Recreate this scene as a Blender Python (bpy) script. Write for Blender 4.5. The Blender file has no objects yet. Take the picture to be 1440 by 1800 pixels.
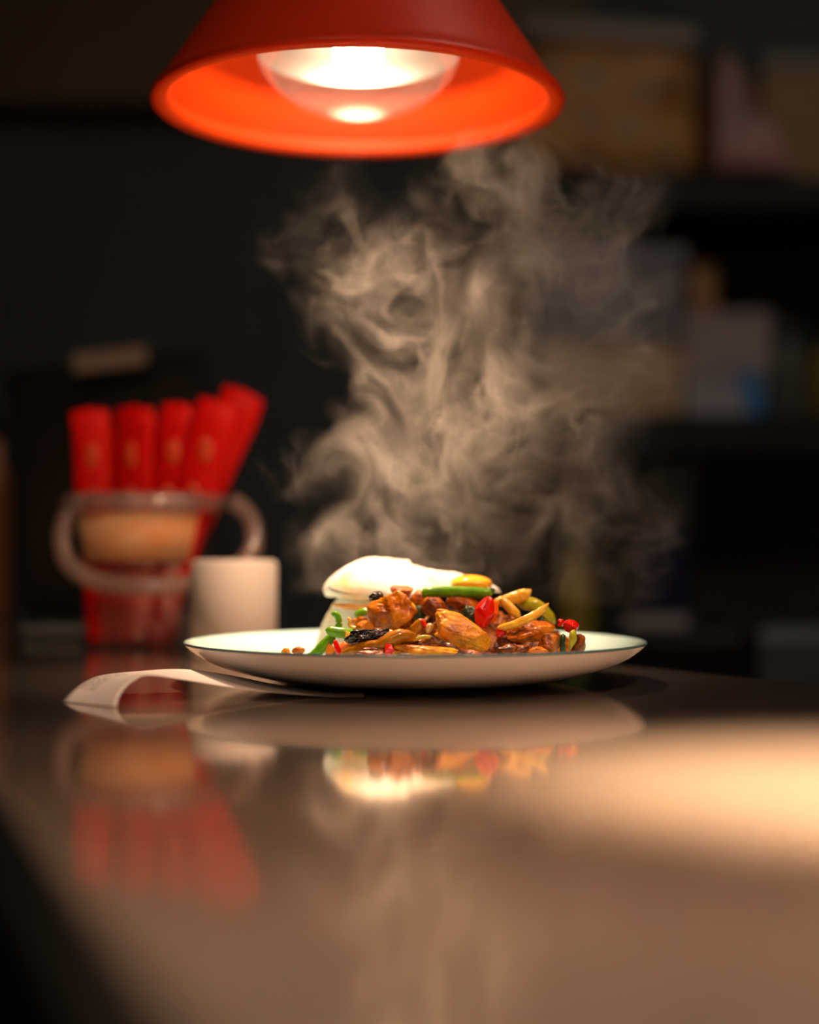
import bpy, bmesh, math, random
import numpy as np
from mathutils import Vector, Matrix, noise

# ------------------------------------------------------------------ frame of reference
# camera at x = 0, y = 0 looking along +y; every height below is given above the pass counter's top
TZ = 0.92                      # counter height above the floor
F, CAMH = 2819.0, 0.0772       # focal length in pixels (1440 x 1800 frame), camera height above the counter
PITCH = math.atan(65 / F)
SC = bpy.context.scene
COL = SC.collection

def P(px, py, Y, abs_=True):
    """world point seen at photograph pixel px, py at distance Y"""
    v = (900 - py) / F
    y, z = math.cos(PITCH) - v * math.sin(PITCH), math.sin(PITCH) + v * math.cos(PITCH)
    return Vector(((px - 720) / F * Y / y, Y, CAMH + TZ + z * Y / y))

def S(n, Y): return n * Y / F   # pixels to metres at distance Y

# ------------------------------------------------------------------ scene graph helpers
def tag(o, label=None, cat=None, group=None, kind=None):
    if label: o['label'] = label
    if cat: o['category'] = cat
    if group: o['group'] = group
    if kind: o['kind'] = kind
    return o

def thing(name, label, cat, loc=(0, 0, 0), group=None):
    o = bpy.data.objects.new(name, None); COL.objects.link(o)
    o.location = loc; o.empty_display_size = 0.02
    return tag(o, label, cat, group)

def link(name, me, mat=None, parent=None):
    """link a mesh given in world coordinates, below parent when there is one"""
    o = bpy.data.objects.new(name, me); COL.objects.link(o)
    if mat is not None:
        for m in (mat if isinstance(mat, (list, tuple)) else [mat]): me.materials.append(m)
    if parent is not None:
        p, loc = parent, Vector((0, 0, 0))
        while p is not None:
            loc += p.location; p = p.parent
        me.transform(Matrix.Translation(-loc))
        o.parent = parent
    else:                       # own origin at the middle of the base
        vs = [v.co for v in me.vertices]
        c = Vector(((min(v.x for v in vs) + max(v.x for v in vs)) / 2, (min(v.y for v in vs) + max(v.y for v in vs)) / 2, min(v.z for v in vs)))
        me.transform(Matrix.Translation(-c)); o.location = c
    return o

def mesh(name, bm, smooth=True):
    bmesh.ops.recalc_face_normals(bm, faces=bm.faces)
    me = bpy.data.meshes.new(name); bm.to_mesh(me); bm.free()
    if smooth:
        for p in me.polygons: p.use_smooth = True
    return me

def pydata(name, vs, fs, smooth=True):
    me = bpy.data.meshes.new(name); me.from_pydata([tuple(v) for v in vs], [], fs); me.update()
    bm = bmesh.new(); bm.from_mesh(me); bmesh.ops.recalc_face_normals(bm, faces=bm.faces); bm.to_mesh(me); bm.free()
    if smooth:
        for p in me.polygons: p.use_smooth = True
    return me

def bx(bm, c, s, rot=None, bev=0.0, seg=2):
    """bevelled box: centre c, size s, rotation matrix"""
    t = bmesh.new(); bmesh.ops.create_cube(t, size=1)
    for v in t.verts: v.co = Vector((v.co.x * s[0], v.co.y * s[1], v.co.z * s[2]))
    if bev: bmesh.ops.bevel(t, geom=t.edges[:], offset=bev, segments=seg, affect='EDGES', profile=0.5)
    M = Matrix.Translation(Vector(c)) @ (rot.to_4x4() if rot else Matrix())
    bmesh.ops.transform(t, matrix=M, verts=t.verts)
    me = bpy.data.meshes.new('tmp'); t.to_mesh(me); t.free(); bm.from_mesh(me); bpy.data.meshes.remove(me)

def box(name, c, s, mat, parent=None, rot=None, bev=0.002, smooth=False, seg=2):
    bm = bmesh.new(); bx(bm, c, s, rot, bev, seg)
    return link(name, mesh(name, bm, smooth), mat, parent)

def lathe_me(name, prof, c, seg=96, closed=True, squash=(1, 1)):
    """profile [(r, z)] turned about the vertical through c; first and last point close on the axis when r is 0"""
    vs, fs, rings = [], [], []
    for r, z in prof:
        if r < 1e-6:
            rings.append([len(vs)]); vs.append(Vector((c[0], c[1], c[2] + z)))
        else:
            ring = []
            for k in range(seg):
                a = 2 * math.pi * k / seg
                ring.append(len(vs)); vs.append(Vector((c[0] + r * math.cos(a) * squash[0], c[1] + r * math.sin(a) * squash[1], c[2] + z)))
            rings.append(ring)
    for a, b in zip(rings, rings[1:]):
        for k in range(seg):
            k2 = (k + 1) % seg
            if len(a) == 1 and len(b) == 1: continue
            if len(a) == 1: fs.append((a[0], b[k], b[k2]))
            elif len(b) == 1: fs.append((a[k], a[k2], b[0]))
            else: fs.append((a[k], a[k2], b[k2], b[k]))
    return pydata(name, vs, fs)

def spline(pts, n):
    """Catmull-Rom through pts (tuples of any length), n samples a span"""
    pts = [np.array(p, float) for p in pts]
    q = [2 * pts[0] - pts[1]] + pts + [2 * pts[-1] - pts[-2]]
    out = []
    for i in range(1, len(q) - 2):
        for k in range(n):
            t = k / n
            out.append(0.5 * ((2 * q[i]) + (-q[i - 1] + q[i + 1]) * t + (2 * q[i - 1] - 5 * q[i] + 4 * q[i + 1] - q[i + 2]) * t * t
                              + (-q[i - 1] + 3 * q[i] - 3 * q[i + 1] + q[i + 2]) * t ** 3))
    out.append(q[-2]); return out

def tube_me(name, pts, radii, seg=14, flat=1.0, bump=0.0, seed=0, closed=False, cap=0.6):
    """round bar through pts with a radius for each point, ends rounded off"""
    N = len(pts); pts = [Vector(p) for p in pts]; vs, fs = [], []
    up = Vector((0, 0, 1))
    rings = []
    for i, p in enumerate(pts):
        if closed: t = (pts[(i + 1) % N] - pts[i - 1]).normalized()
        else: t = (pts[min(i + 1, N - 1)] - pts[max(i - 1, 0)]).normalized()
        s = t.cross(up)
        s = s.normalized() if s.length > 1e-4 else Vector((1, 0, 0))
        u = s.cross(t).normalized(); ring = []
        for k in range(seg):
            a = 2 * math.pi * k / seg
            r = radii[i]
            if bump: r *= 1 + bump * noise.noise(Vector((i * 0.35 + seed, math.cos(a) * 1.2, math.sin(a) * 1.2)))
            ring.append(len(vs)); vs.append(p + s * math.cos(a) * r * flat + u * math.sin(a) * r)
        rings.append(ring)
    R = rings + ([rings[0]] if closed else [])
    for a, b in zip(R, R[1:]):
        for k in range(seg): fs.append((a[k], a[(k + 1) % seg], b[(k + 1) % seg], b[k]))
    if not closed:
        for ring, p, d in ((rings[0], pts[0], pts[0] - pts[1]), (rings[-1], pts[-1], pts[-1] - pts[-2])):
            m = len(vs); vs.append(p + d.normalized() * radii[0 if ring is rings[0] else -1] * cap)
            for k in range(seg): fs.append((ring[k], ring[(k + 1) % seg], m))
    return pydata(name, vs, fs)

def nz(v, s, seed): return noise.fractal(Vector((v.x * s + seed * 7.13, v.y * s - seed * 3.7, v.z * s + seed * 1.9)), 1.0, 2.0, 4)

def chunk_me(name, c, size, ang=0.0, yaw=0.0, seed=1, cuts=6, rough=0.10, cut_depth=0.72, sub=5, taper=0.0, bend=0.0, fine=0.045):
    """a cut piece of food: an ellipsoid trimmed by random planes, tapered, bent and roughened"""
    rnd = random.Random(seed)
    bm = bmesh.new(); bmesh.ops.create_icosphere(bm, subdivisions=sub, radius=1)
    planes = []
    for k in range(cuts):
        n = Vector((rnd.gauss(0, 1), rnd.gauss(0, 1), rnd.gauss(0, 1))).normalized()
        planes.append((n, cut_depth + rnd.uniform(-0.12, 0.12)))
    for v in bm.verts:
        p = v.co.copy()
        for n, d in planes:
            e = p.dot(n) - d
            if e > 0: p -= n * e * 0.9
        p *= 1 + rough * nz(v.co, 1.3, seed) + fine * nz(v.co, 5.0, seed + 5) + fine * 0.5 * nz(v.co, 13.0, seed + 9)
        if taper: k = 1 - taper * (p.x * 0.5 + 0.5); p.y *= k; p.z *= k
        if bend: p.z -= bend * p.x * p.x
        v.co = Vector((p.x * size[0] / 2, p.y * size[1] / 2, p.z * size[2] / 2))
    # photograph angle: positive turns the piece's right end up
    R = Matrix.Rotation(yaw, 3, 'Z') @ Matrix.Rotation(-ang, 3, 'Y')
    for v in bm.verts: v.co = R @ v.co + Vector(c)
    return mesh(name, bm)

# ------------------------------------------------------------------ materials
def mat(name, col, rough=0.5, metal=0.0, **kw):
    m = bpy.data.materials.new(name); m.use_nodes = True
    b = m.node_tree.nodes['Principled BSDF']
    b.inputs['Base Color'].default_value = (*col, 1); b.inputs['Roughness'].default_value = rough; b.inputs['Metallic'].default_value = metal
    for k, v in kw.items():
        b.inputs[k.replace('_', ' ')].default_value = v
    return m

def nodes(m): return m.node_tree.nodes, m.node_tree.links, m.node_tree.nodes['Principled BSDF']

def noise_col(m, stops, scale, detail=4, coord='Object', dist=0.0, stretch=None):
    """colour of the surface from a noise through a ramp"""
    N, L, b = nodes(m)
    tc = N.new('ShaderNodeTexCoord'); n = N.new('ShaderNodeTexNoise'); r = N.new('ShaderNodeValToRGB')
    n.inputs['Scale'].default_value = scale; n.inputs['Detail'].default_value = detail; n.inputs['Distortion'].default_value = dist
    src = tc.outputs[coord]
    if stretch:
        mp = N.new('ShaderNodeMapping'); mp.inputs['Scale'].default_value = stretch; L.new(src, mp.inputs['Vector']); src = mp.outputs[0]
    L.new(src, n.inputs['Vector']); L.new(n.outputs['Fac'], r.inputs['Fac'])
    el = r.color_ramp.elements
    while len(el) < len(stops): el.new(0.5)
    for e, (p, c) in zip(el, stops): e.position = p; e.color = (*c, 1)
    L.new(r.outputs['Color'], b.inputs['Base Color'])
    return m

def bump(m, scale, strength, dist=0.0005, detail=5, stretch=None):
    N, L, b = nodes(m)
    tc = N.new('ShaderNodeTexCoord'); n = N.new('ShaderNodeTexNoise'); bp = N.new('ShaderNodeBump')
    n.inputs['Scale'].default_value = scale; n.inputs['Detail'].default_value = detail
    bp.inputs['Strength'].default_value = strength; bp.inputs['Distance'].default_value = dist
    src = tc.outputs['Object']
    if stretch:
        mp = N.new('ShaderNodeMapping'); mp.inputs['Scale'].default_value = stretch; L.new(src, mp.inputs['Vector']); src = mp.outputs[0]
    L.new(src, n.inputs['Vector']); L.new(n.outputs['Fac'], bp.inputs['Height']); L.new(bp.outputs[0], b.inputs['Normal'])
    if 'Coat Normal' in b.inputs: L.new(bp.outputs[0], b.inputs['Coat Normal'])
    return m

def food(name, stops, scale=120, sss=0.15, rough=0.35, coat=0.8, bs=330, bd=0.0012, sssr=(0.004, 0.0015, 0.0006), **kw):
    m = mat(name, stops[0][1], rough)
    N, L, b = nodes(m)
    b.inputs['Subsurface Weight'].default_value = sss; b.inputs['Subsurface Radius'].default_value = sssr; b.inputs['Subsurface Scale'].default_value = 1.0
    b.inputs['Specular IOR Level'].default_value = 0.12; b.inputs['Coat Weight'].default_value = coat; b.inputs['Coat Roughness'].default_value = 0.09
    noise_col(m, stops, scale, dist=0.6, **kw); bump(m, bs, 0.8, bd)
    return m
# ------------------------------------------------------------------ tuning
LAMP, LAMP_B, PANEL, FRONT = 130.0, 620.0, 4.2, 6.0
SPOT1, SPOT2 = 16.0, 88.0
LAMP2 = (0.205, 0.562, TZ + 0.40)
COUNTER = dict(spec=(0.64, 0.57, 0.51), r1=0.07, spec2=(0.8, 0.70, 0.60), r2=0.42, diff=(0.34, 0.27, 0.215), kg=0.04, kd=0.02, kd2=0.68, bump=0.5)
STEAM = dict(on=True, voxel=0.0013, dens=15.5, col=(0.95, 0.89, 0.84), g=0.2, step=1.5)
FOCUS, FSTOP, EXPOSURE = 0.875, 2.2, 0.75
H0, HY, CX = CAMH, 965.0, 720.0
def steam_field(voxel=0.0012, seed=7):
    """Density grid of the rising vapour, metres above the counter; returns rho, lower corner, upper corner."""
    lo = np.array([-0.110, 0.870, 0.040], np.float32); hi = np.array([0.190, 1.030, 0.332], np.float32)
    rng = np.random.default_rng(seed)
    def grid(v):
        n = np.maximum(2, np.round((hi-lo)/v).astype(int)+1)
        return n
    def smooth_noise(n, ext, lam):
        """periodic random field whose features are about lam metres across"""
        w = rng.standard_normal(n).astype(np.float32)
        f = np.fft.rfftn(w)
        k2 = 0
        for a in range(3):
            k = (np.fft.rfftfreq(n[a], ext[a]/n[a]) if a == 2 else np.fft.fftfreq(n[a], ext[a]/n[a])) * 2*np.pi
            sh = [1, 1, 1]; sh[a] = -1
            k2 = k2 + (k.reshape(sh))**2
        r = np.fft.irfftn(f*np.exp(-k2*(lam/4.5)**2/2), s=n, axes=(0, 1, 2)).astype(np.float32)
        r -= r.mean()
        return r/(r.std()+1e-9)
    def lerp3(A, p):
        n = A[0].shape
        g = (p-lo)/(hi-lo)*(np.array(n, np.float32)-1)
        g = np.clip(g, 0, np.array(n, np.float32)-1.001)
        i = g.astype(np.int32); f = g-i
        base = (i[:, 0]*n[1]+i[:, 1])*n[2]+i[:, 2]
        out = [0]*len(A)
        for dx in (0, 1):
            wx = f[:, 0] if dx else 1-f[:, 0]
            for dy in (0, 1):
                wy = wx*(f[:, 1] if dy else 1-f[:, 1])
                for dz in (0, 1):
                    w = wy*(f[:, 2] if dz else 1-f[:, 2])
                    ix = base+(dx*n[1]+dy)*n[2]+dz
                    for q, a in enumerate(A):
                        out[q] = out[q]+w*a.ravel()[ix]
        return out
    # curl of a random vector potential, several eddy sizes
    nv = grid(0.003); ext = hi-lo; h = ext/(nv-1)
    vel = [np.zeros(nv, np.float32) for _ in range(3)]
    for lam, amp in ((0.075, 1.0), (0.038, 0.85), (0.019, 0.5)):
        P = [smooth_noise(tuple(nv), ext, lam) for _ in range(3)]
        g = [[np.gradient(P[a], h[b], axis=b) for b in range(3)] for a in range(3)]
        c = [g[2][1]-g[1][2], g[0][2]-g[2][0], g[1][0]-g[0][1]]
        s = amp/np.sqrt(np.mean(c[0]**2+c[1]**2+c[2]**2))
        for a in range(3): vel[a] += s*c[a]
    vel[1] *= 0.6
    nc = grid(0.0024)
    ax = [np.linspace(lo[a], hi[a], nc[a], dtype=np.float32) for a in range(3)]
    p = np.stack(np.meshgrid(*ax, indexing='ij'), -1).reshape(-1, 3)
    steps, tot = 22, 0.040
    mid = None
    for k in range(steps):
        v = np.stack(lerp3(vel, p), -1)
        p = p - v*(tot/steps)
        if k == 6: mid = p.copy()
    # envelope blobs: centre (px), radii (px), strength, at the plume's depth
    blobs = [(700,975,130,60,2.0,.955),(620,1000,60,40,.8,.95),(890,262,110,36,.9,.95),(800,985,80,40,.9,.95),(690,900,105,75,.85,.95),(625,830,60,50,.6,.94),(525,805,60,30,.35,.94),
      (600,965,55,30,.35,.94),(745,800,115,85,.7,.95),(870,890,100,80,.42,.96),(965,710,140,115,1.4,.96),(690,610,80,110,1.05,.94),(690,450,110,85,1.1,.94),
      (555,440,62,52,1.0,.93),(545,545,22,60,.5,.93),(640,345,95,40,.55,.94),(850,330,75,70,1.05,.96),(930,380,135,90,1.1,.96),
      (1000,480,130,90,.75,.97),(860,530,130,100,.65,.95),(1110,560,95,120,.5,.97),(1120,655,90,60,.65,.97),(1075,750,80,80,.5,.96),
      (1060,385,65,60,.6,.97),(1125,915,85,80,.4,.97),(1000,950,80,100,.38,.96),(1085,1060,90,45,.25,.96),(900,268,95,32,.6,.96),(820,700,120,100,.35,.95)]
    env = np.zeros(len(p), np.float32)
    for bx, by, rx, ry, am, yd in blobs:
        X = (bx-CX)*yd/F; Z = H0-(by-HY)*yd/F; sx = rx*yd/F; sz = ry*yd/F
        sy = 0.5*min(sx, sz)+0.012
        if by > 880: sy = 0.5*min(sx, sz)+0.004; yy = 0.985
        else: yy = yd
        d = ((mid[:, 0]-X)/sx)**2+((mid[:, 2]-Z)/sz)**2+((mid[:, 1]-yy)/sy)**2
        env += am*np.clip(1-d/2.6, 0, 1)**1.6
    env = np.minimum(env, 1.6)
    nn = grid(0.0024)
    def fld(lam): return smooth_noise(tuple(nn), ext, lam)
    n1, n2, n3, n4 = fld(0.040), fld(0.034), fld(0.016), fld(0.06)
    # fine grid: interpolate the traced-back coordinates, then read the noises there
    nf = grid(voxel)
    axf = [np.linspace(lo[a], hi[a], nf[a], dtype=np.float32) for a in range(3)]
    Pc = [p[:, a].reshape(nc) for a in range(3)]+[env.reshape(nc)]
    rho = np.zeros(nf, np.float32)
    for ix in range(0, nf[0], 25):
        q = np.stack(np.meshgrid(axf[0][ix:ix+25], axf[1], axf[2], indexing='ij'), -1).reshape(-1, 3)
        a, b, c, e = lerp3(Pc, q)
        o = np.zeros(len(q), np.float32); m = e > 0.01
        if m.any():
            pt = np.stack((a[m], b[m], c[m]), -1)
            v1, v2, v3, v4 = lerp3([n1, n2, n3, n4], pt)
            sheet = np.exp(-(v1/0.13)**2)+0.8*np.exp(-(v2/0.15)**2)
            body = np.clip(0.35+0.55*v4+0.35*v3, 0, 1.6)
            o[m] = e[m]*(0.75*sheet*np.clip(0.7+0.5*v4, 0.1, 1.5)+0.42*body)
        rho[ix:ix+25] = o.reshape(-1, nf[1], nf[2])
    # fade to nothing at the faces of the box
    for a in range(3):
        t = np.linspace(0, 1, nf[a], dtype=np.float32); w = np.clip(np.minimum(t, 1-t)*14, 0, 1)
        if a == 2: w[:nf[a]//2] = np.clip(t[:nf[a]//2]*40, 0, 1)
        sh = [1, 1, 1]; sh[a] = -1
        rho *= w.reshape(sh)
    # low down the vapour leaves the top and the back of the heap, so the front of the food stays clear
    zz = np.clip((np.linspace(lo[2], hi[2], nf[2], dtype=np.float32)-0.052)/0.026, 0, 1)[None, None, :]
    yy = np.clip((np.linspace(lo[1], hi[1], nf[1], dtype=np.float32)-0.950)/0.03, 0, 1)[None, :, None]
    rho *= np.maximum(zz, yy)
    return rho, lo, hi

# ================================================================== materials
M = {}
M['steel'] = mat('brushed_steel', (0.42, 0.37, 0.33), 0.1, 0.95)
M['plate_in'] = mat('pale_green_enamel', (0.44, 0.64, 0.63), 0.12, Coat_Weight=0.6)
M['plate_out'] = mat('white_enamel', (0.90, 0.88, 0.85), 0.16, Coat_Weight=0.4)
M['plate_rim'] = mat('grey_blue_rim', (0.07, 0.14, 0.16), 0.25)
bump(M['plate_out'], 60, 0.15, 0.0004)
M['shade'] = mat('orange_red_lacquer', (0.62, 0.030, 0.001), 0.42, Specular_IOR_Level=0.25)
M['shade_in'] = mat('orange_inner_lacquer', (0.80, 0.070, 0.002), 0.45)
M['black'] = mat('black_plastic', (0.008, 0.008, 0.008), 0.45, Specular_IOR_Level=0.1)
M['gloss_black'] = mat('black_glass', (0.008, 0.007, 0.006), 0.15)
M['brass'] = mat('dull_metal', (0.35, 0.28, 0.2), 0.35, 1.0)
M['mirror'] = mat('bulb_silvering', (0.42, 0.42, 0.42), 0.35, 1.0)
M['paper'] = mat('thermal_paper', (0.82, 0.78, 0.76), 0.6)
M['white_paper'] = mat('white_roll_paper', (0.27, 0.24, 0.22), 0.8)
M['cord'] = mat('black_cable', (0.02, 0.02, 0.02), 0.5)

def emit(name, col, s):
    m = mat(name, (0, 0, 0), 0.5); b = m.node_tree.nodes['Principled BSDF']
    b.inputs['Emission Color'].default_value = (*col, 1); b.inputs['Emission Strength'].default_value = s
    return m
WARM = (1.0, 0.64, 0.39)
M['filament'] = emit('glowing_filament', WARM, LAMP)
M['filament_b'] = emit('bright_filament', WARM, LAMP_B)
M['panel'] = emit('fill_panel_glow', (1.0, 0.88, 0.76), PANEL)

def clear(name, tint=(1, 1, 1), gloss=0.08, rough=0.03, haze=0.0, hazecol=(1, 1, 1)):
    """thin clear glass or plastic: what lies behind shows through, the surface keeps its shine"""
    m = bpy.data.materials.new(name); m.use_nodes = True; nt = m.node_tree; N, L = nt.nodes, nt.links
    N.clear(); out = N.new('ShaderNodeOutputMaterial'); tr = N.new('ShaderNodeBsdfTransparent'); gl = N.new('ShaderNodeBsdfGlossy')
    mx = N.new('ShaderNodeMixShader'); fr = N.new('ShaderNodeLayerWeight'); fr.inputs['Blend'].default_value = 0.25
    mr = N.new('ShaderNodeMapRange'); mr.inputs['To Min'].default_value = gloss; mr.inputs['To Max'].default_value = min(1, gloss + 0.5)
    tr.inputs['Color'].default_value = (*tint, 1); gl.inputs['Roughness'].default_value = rough
    L.new(fr.outputs['Facing'], mr.inputs['Value']); L.new(mr.outputs[0], mx.inputs['Fac'])
    last = tr.outputs[0]
    if haze:
        di = N.new('ShaderNodeBsdfDiffuse'); di.inputs['Color'].default_value = (*hazecol, 1)
        tl = N.new('ShaderNodeBsdfTranslucent'); tl.inputs['Color'].default_value = (*hazecol, 1)
        a = N.new('ShaderNodeMixShader'); a.inputs['Fac'].default_value = 0.4; L.new(di.outputs[0], a.inputs[1]); L.new(tl.outputs[0], a.inputs[2])
        b = N.new('ShaderNodeMixShader'); b.inputs['Fac'].default_value = haze; L.new(last, b.inputs[1]); L.new(a.outputs[0], b.inputs[2]); last = b.outputs[0]
    L.new(last, mx.inputs[1]); L.new(gl.outputs[0], mx.inputs[2]); L.new(mx.outputs[0], out.inputs['Surface'])
    return m
M['bulb_glass'] = clear('bulb_glass', gloss=0.05, rough=0.05, haze=0.02, hazecol=(1, 0.95, 0.9))
M['clear_plastic'] = clear('clear_plastic', gloss=0.06, rough=0.15, haze=0.03, hazecol=(0.75, 0.62, 0.56))
M['rim_plastic'] = clear('cloudy_plastic_rim', gloss=0.1, rough=0.2, haze=0.52, hazecol=(0.52, 0.38, 0.33))

# ---- the counter's satin steel: a clear reflection under a broad soft one, drawn out along the brushing
def counter_mat():
    m = mat('satin_steel_counter', COUNTER['spec'], COUNTER['r1'], 1.0)
    N, L, b = nodes(m)
    out = [n for n in N if n.type == 'OUTPUT_MATERIAL'][0]
    tc = N.new('ShaderNodeTexCoord')
    # sharp lobe
    mp = N.new('ShaderNodeMapping'); mp.inputs['Scale'].default_value = (260, 14, 1); L.new(tc.outputs['Object'], mp.inputs['Vector'])
    n = N.new('ShaderNodeTexNoise'); n.inputs['Scale'].default_value = 1; n.inputs['Detail'].default_value = 3; L.new(mp.outputs[0], n.inputs['Vector'])
    bp = N.new('ShaderNodeBump'); bp.inputs['Strength'].default_value = COUNTER['bump']; bp.inputs['Distance'].default_value = 0.00005
    L.new(n.outputs['Fac'], bp.inputs['Height']); L.new(bp.outputs[0], b.inputs['Normal'])
    # broad lobe
    g = N.new('ShaderNodeBsdfGlossy'); g.inputs['Roughness'].default_value = COUNTER['r2']; g.inputs['Color'].default_value = (*COUNTER['spec2'], 1)
    d = N.new('ShaderNodeBsdfDiffuse'); d.inputs['Color'].default_value = (*COUNTER['diff'], 1)
    # wear: faint streaky variation of the diffuse film
    w = N.new('ShaderNodeTexNoise'); w.inputs['Scale'].default_value = 9; w.inputs['Detail'].default_value = 5; L.new(tc.outputs['Object'], w.inputs['Vector'])
    mr = N.new('ShaderNodeMapRange'); mr.inputs['From Min'].default_value = 0.3; mr.inputs['From Max'].default_value = 0.7
    mr.inputs['To Min'].default_value = 0.88; mr.inputs['To Max'].default_value = 1.12; L.new(w.outputs['Fac'], mr.inputs['Value'])
    # the clear film over it turns mirror like towards grazing angles
    lw = N.new('ShaderNodeLayerWeight'); lw.inputs['Blend'].default_value = 0.5
    fr = N.new('ShaderNodeMapRange'); fr.inputs['From Min'].default_value = 0.775; fr.inputs['From Max'].default_value = 0.90
    fr.inputs['To Min'].default_value = COUNTER['kd2']; fr.inputs['To Max'].default_value = COUNTER['kd']; L.new(lw.outputs['Facing'], fr.inputs['Value'])
    mm = N.new('ShaderNodeMath'); mm.operation = 'MULTIPLY'; L.new(mr.outputs[0], mm.inputs[0]); L.new(fr.outputs[0], mm.inputs[1])
    m1 = N.new('ShaderNodeMixShader'); m1.inputs['Fac'].default_value = COUNTER['kg']; L.new(b.outputs[0], m1.inputs[1]); L.new(g.outputs[0], m1.inputs[2])
    m2 = N.new('ShaderNodeMixShader'); L.new(mm.outputs[0], m2.inputs['Fac']); L.new(m1.outputs[0], m2.inputs[1]); L.new(d.outputs[0], m2.inputs[2])
    L.new(m2.outputs[0], out.inputs['Surface'])
    return m
M['counter'] = counter_mat()

# ================================================================== the setting
def shell(name, c, s, m): return tag(box(name, c, s, m, bev=0), kind='structure')
wall_m = noise_col(mat('charcoal_wall', (0.05, 0.05, 0.05), 0.8), [(0.3, (0.062, 0.068, 0.068)), (0.7, (0.080, 0.086, 0.084))], 3)
tile_m = noise_col(mat('dark_floor', (0.03, 0.03, 0.03), 0.5), [(0.3, (0.02, 0.02, 0.02)), (0.7, (0.04, 0.036, 0.03))], 5)
shell('floor', (0, 0.6, -0.05), (4.4, 4.2, 0.1), tile_m)
shell('wall_back', (0, 2.75, 1.3), (4.4, 0.1, 2.6), wall_m)
shell('wall_left', (-2.25, 0.6, 1.3), (0.1, 4.2, 2.6), wall_m)
shell('wall_right', (2.25, 0.6, 1.3), (0.1, 4.2, 2.6), wall_m)
shell('wall_front', (0, -1.55, 1.3), (4.4, 0.1, 2.6), wall_m)
shell('ceiling', (0, 0.6, 2.65), (4.4, 4.2, 0.1), mat('dark_ceiling', (0.06, 0.05, 0.04), 0.9))
upper = P(0, 190, 2.66)
shell('trim_1', (-0.9, 2.66, (upper.z + 2.6) / 2), (2.4, 0.08, 2.6 - upper.z), noise_col(mat('dark_brown_panel', (0.05, 0.03, 0.015), 0.6), [(0.35, (0.08, 0.045, 0.014)), (0.7, (0.17, 0.10, 0.035))], 2.2))

# ---- pass counter: a strip that runs away to the back left
A, B = Vector((0.2345, 0.918)), Vector((0.153, 1.051))
d = (B - A).normalized()
def onr(t): return A + d * t
dl = Vector((-0.352, 0.936)); L0 = Vector((-0.092, 0.407))
def onl(t): return L0 + dl * t
ring = [onr(-1.6), onr(-0.6), onr(-0.2), onr(0), onr(0.12), onr(0.24) + Vector((-0.004, 0)), onr(1.35), onl(1.75), onl(0.8), onl(0.0), onl(-0.35), onl(-0.9)]
bm = bmesh.new()
top = [bm.verts.new((p.x, p.y, TZ)) for p in ring]
f = bm.faces.new(top)
ext = bmesh.ops.extrude_face_region(bm, geom=[f]); vs = [g for g in ext['geom'] if isinstance(g, bmesh.types.BMVert)]
for v in vs: v.co.z -= 0.035
bm.normal_update()
edges = [e for e in bm.edges if all(abs(v.co.z - TZ) < 1e-6 for v in e.verts)]
bmesh.ops.bevel(bm, geom=edges, offset=0.003, segments=3, affect='EDGES', profile=0.5)
counter = thing('pass_counter', 'long polished steel pass counter carrying the plate of food', 'counter', (0, 0.9, 0))
link('worktop', mesh('worktop', bm, False), M['counter'], counter)
bm = bmesh.new()
inset = [p * 0.94 + Vector((0, 0.05)) for p in ring]
f = bm.faces.new([bm.verts.new((p.x, p.y, TZ - 0.0352)) for p in inset])
ext = bmesh.ops.extrude_face_region(bm, geom=[f])
for g in ext['geom']:
    if isinstance(g, bmesh.types.BMVert): g.co.z = 0.0
link('cabinet_body', mesh('cabinet_body', bm, False), M['black'], counter)

# ================================================================== plate
PC = Vector((0.0033, 0.937, TZ + 0.0006))
out_p = [(0, 0), (0.055, 0.0), (0.064, 0.0003), (0.078, 0.0014), (0.094, 0.0042), (0.110, 0.0085), (0.122, 0.0135), (0.130, 0.0187), (0.1338, 0.0222)]
in_p = [(0.1330, 0.0233), (0.1300, 0.0216), (0.122, 0.0164), (0.110, 0.0116), (0.094, 0.0073), (0.078, 0.0046), (0.060, 0.0032), (0, 0.0028)]
def sm(p, n=5): return [(max(0, float(a)), float(b)) for a, b in spline(p, n)]
plate = thing('dinner_plate', 'shallow enamel plate, white outside, pale green inside, holding the stir fry', 'plate', PC)
link('underside', lathe_me('underside', sm(out_p) , PC, 160), M['plate_out'], plate)
link('inner_surface', lathe_me('inner_surface', sm(in_p), PC, 160), M['plate_in'], plate)
rim_pts = [(0.1338, 0.0222), (0.1342, 0.0228), (0.1340, 0.0233), (0.1335, 0.0236), (0.1330, 0.0233)]
link('rim_line', lathe_me('rim_line', rim_pts, PC, 160), M['plate_rim'], plate)

# ================================================================== food
FD = {}
FD['meat'] = food('glazed_meat', [(0.30, (0.07, 0.008, 0.0)), (0.44, (0.38, 0.085, 0.0)), (0.60, (0.62, 0.20, 0.001)), (0.8, (0.74, 0.34, 0.004))], 95, 0.0, coat=.6)
FD['gold'] = food('golden_meat', [(0.28, (0.16, 0.025, 0.0)), (0.48, (0.66, 0.22, 0.001)), (0.8, (0.82, 0.42, 0.008))], 100, 0.0, coat=.6)
FD['brown'] = food('brown_meat', [(0.3, (0.04, 0.005, 0.0)), (0.5, (0.26, 0.052, 0.0)), (0.75, (0.54, 0.19, 0.003))], 110, 0.0, coat=.6)
FD['char'] = food('charred_meat', [(0.48, (0.006, 0.004, 0.003)), (0.64, (0.06, 0.012, 0.004)), (0.8, (0.25, 0.07, 0.02))], 120, 0.0, rough=0.2, bd=0.0012, bs=260)
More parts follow.
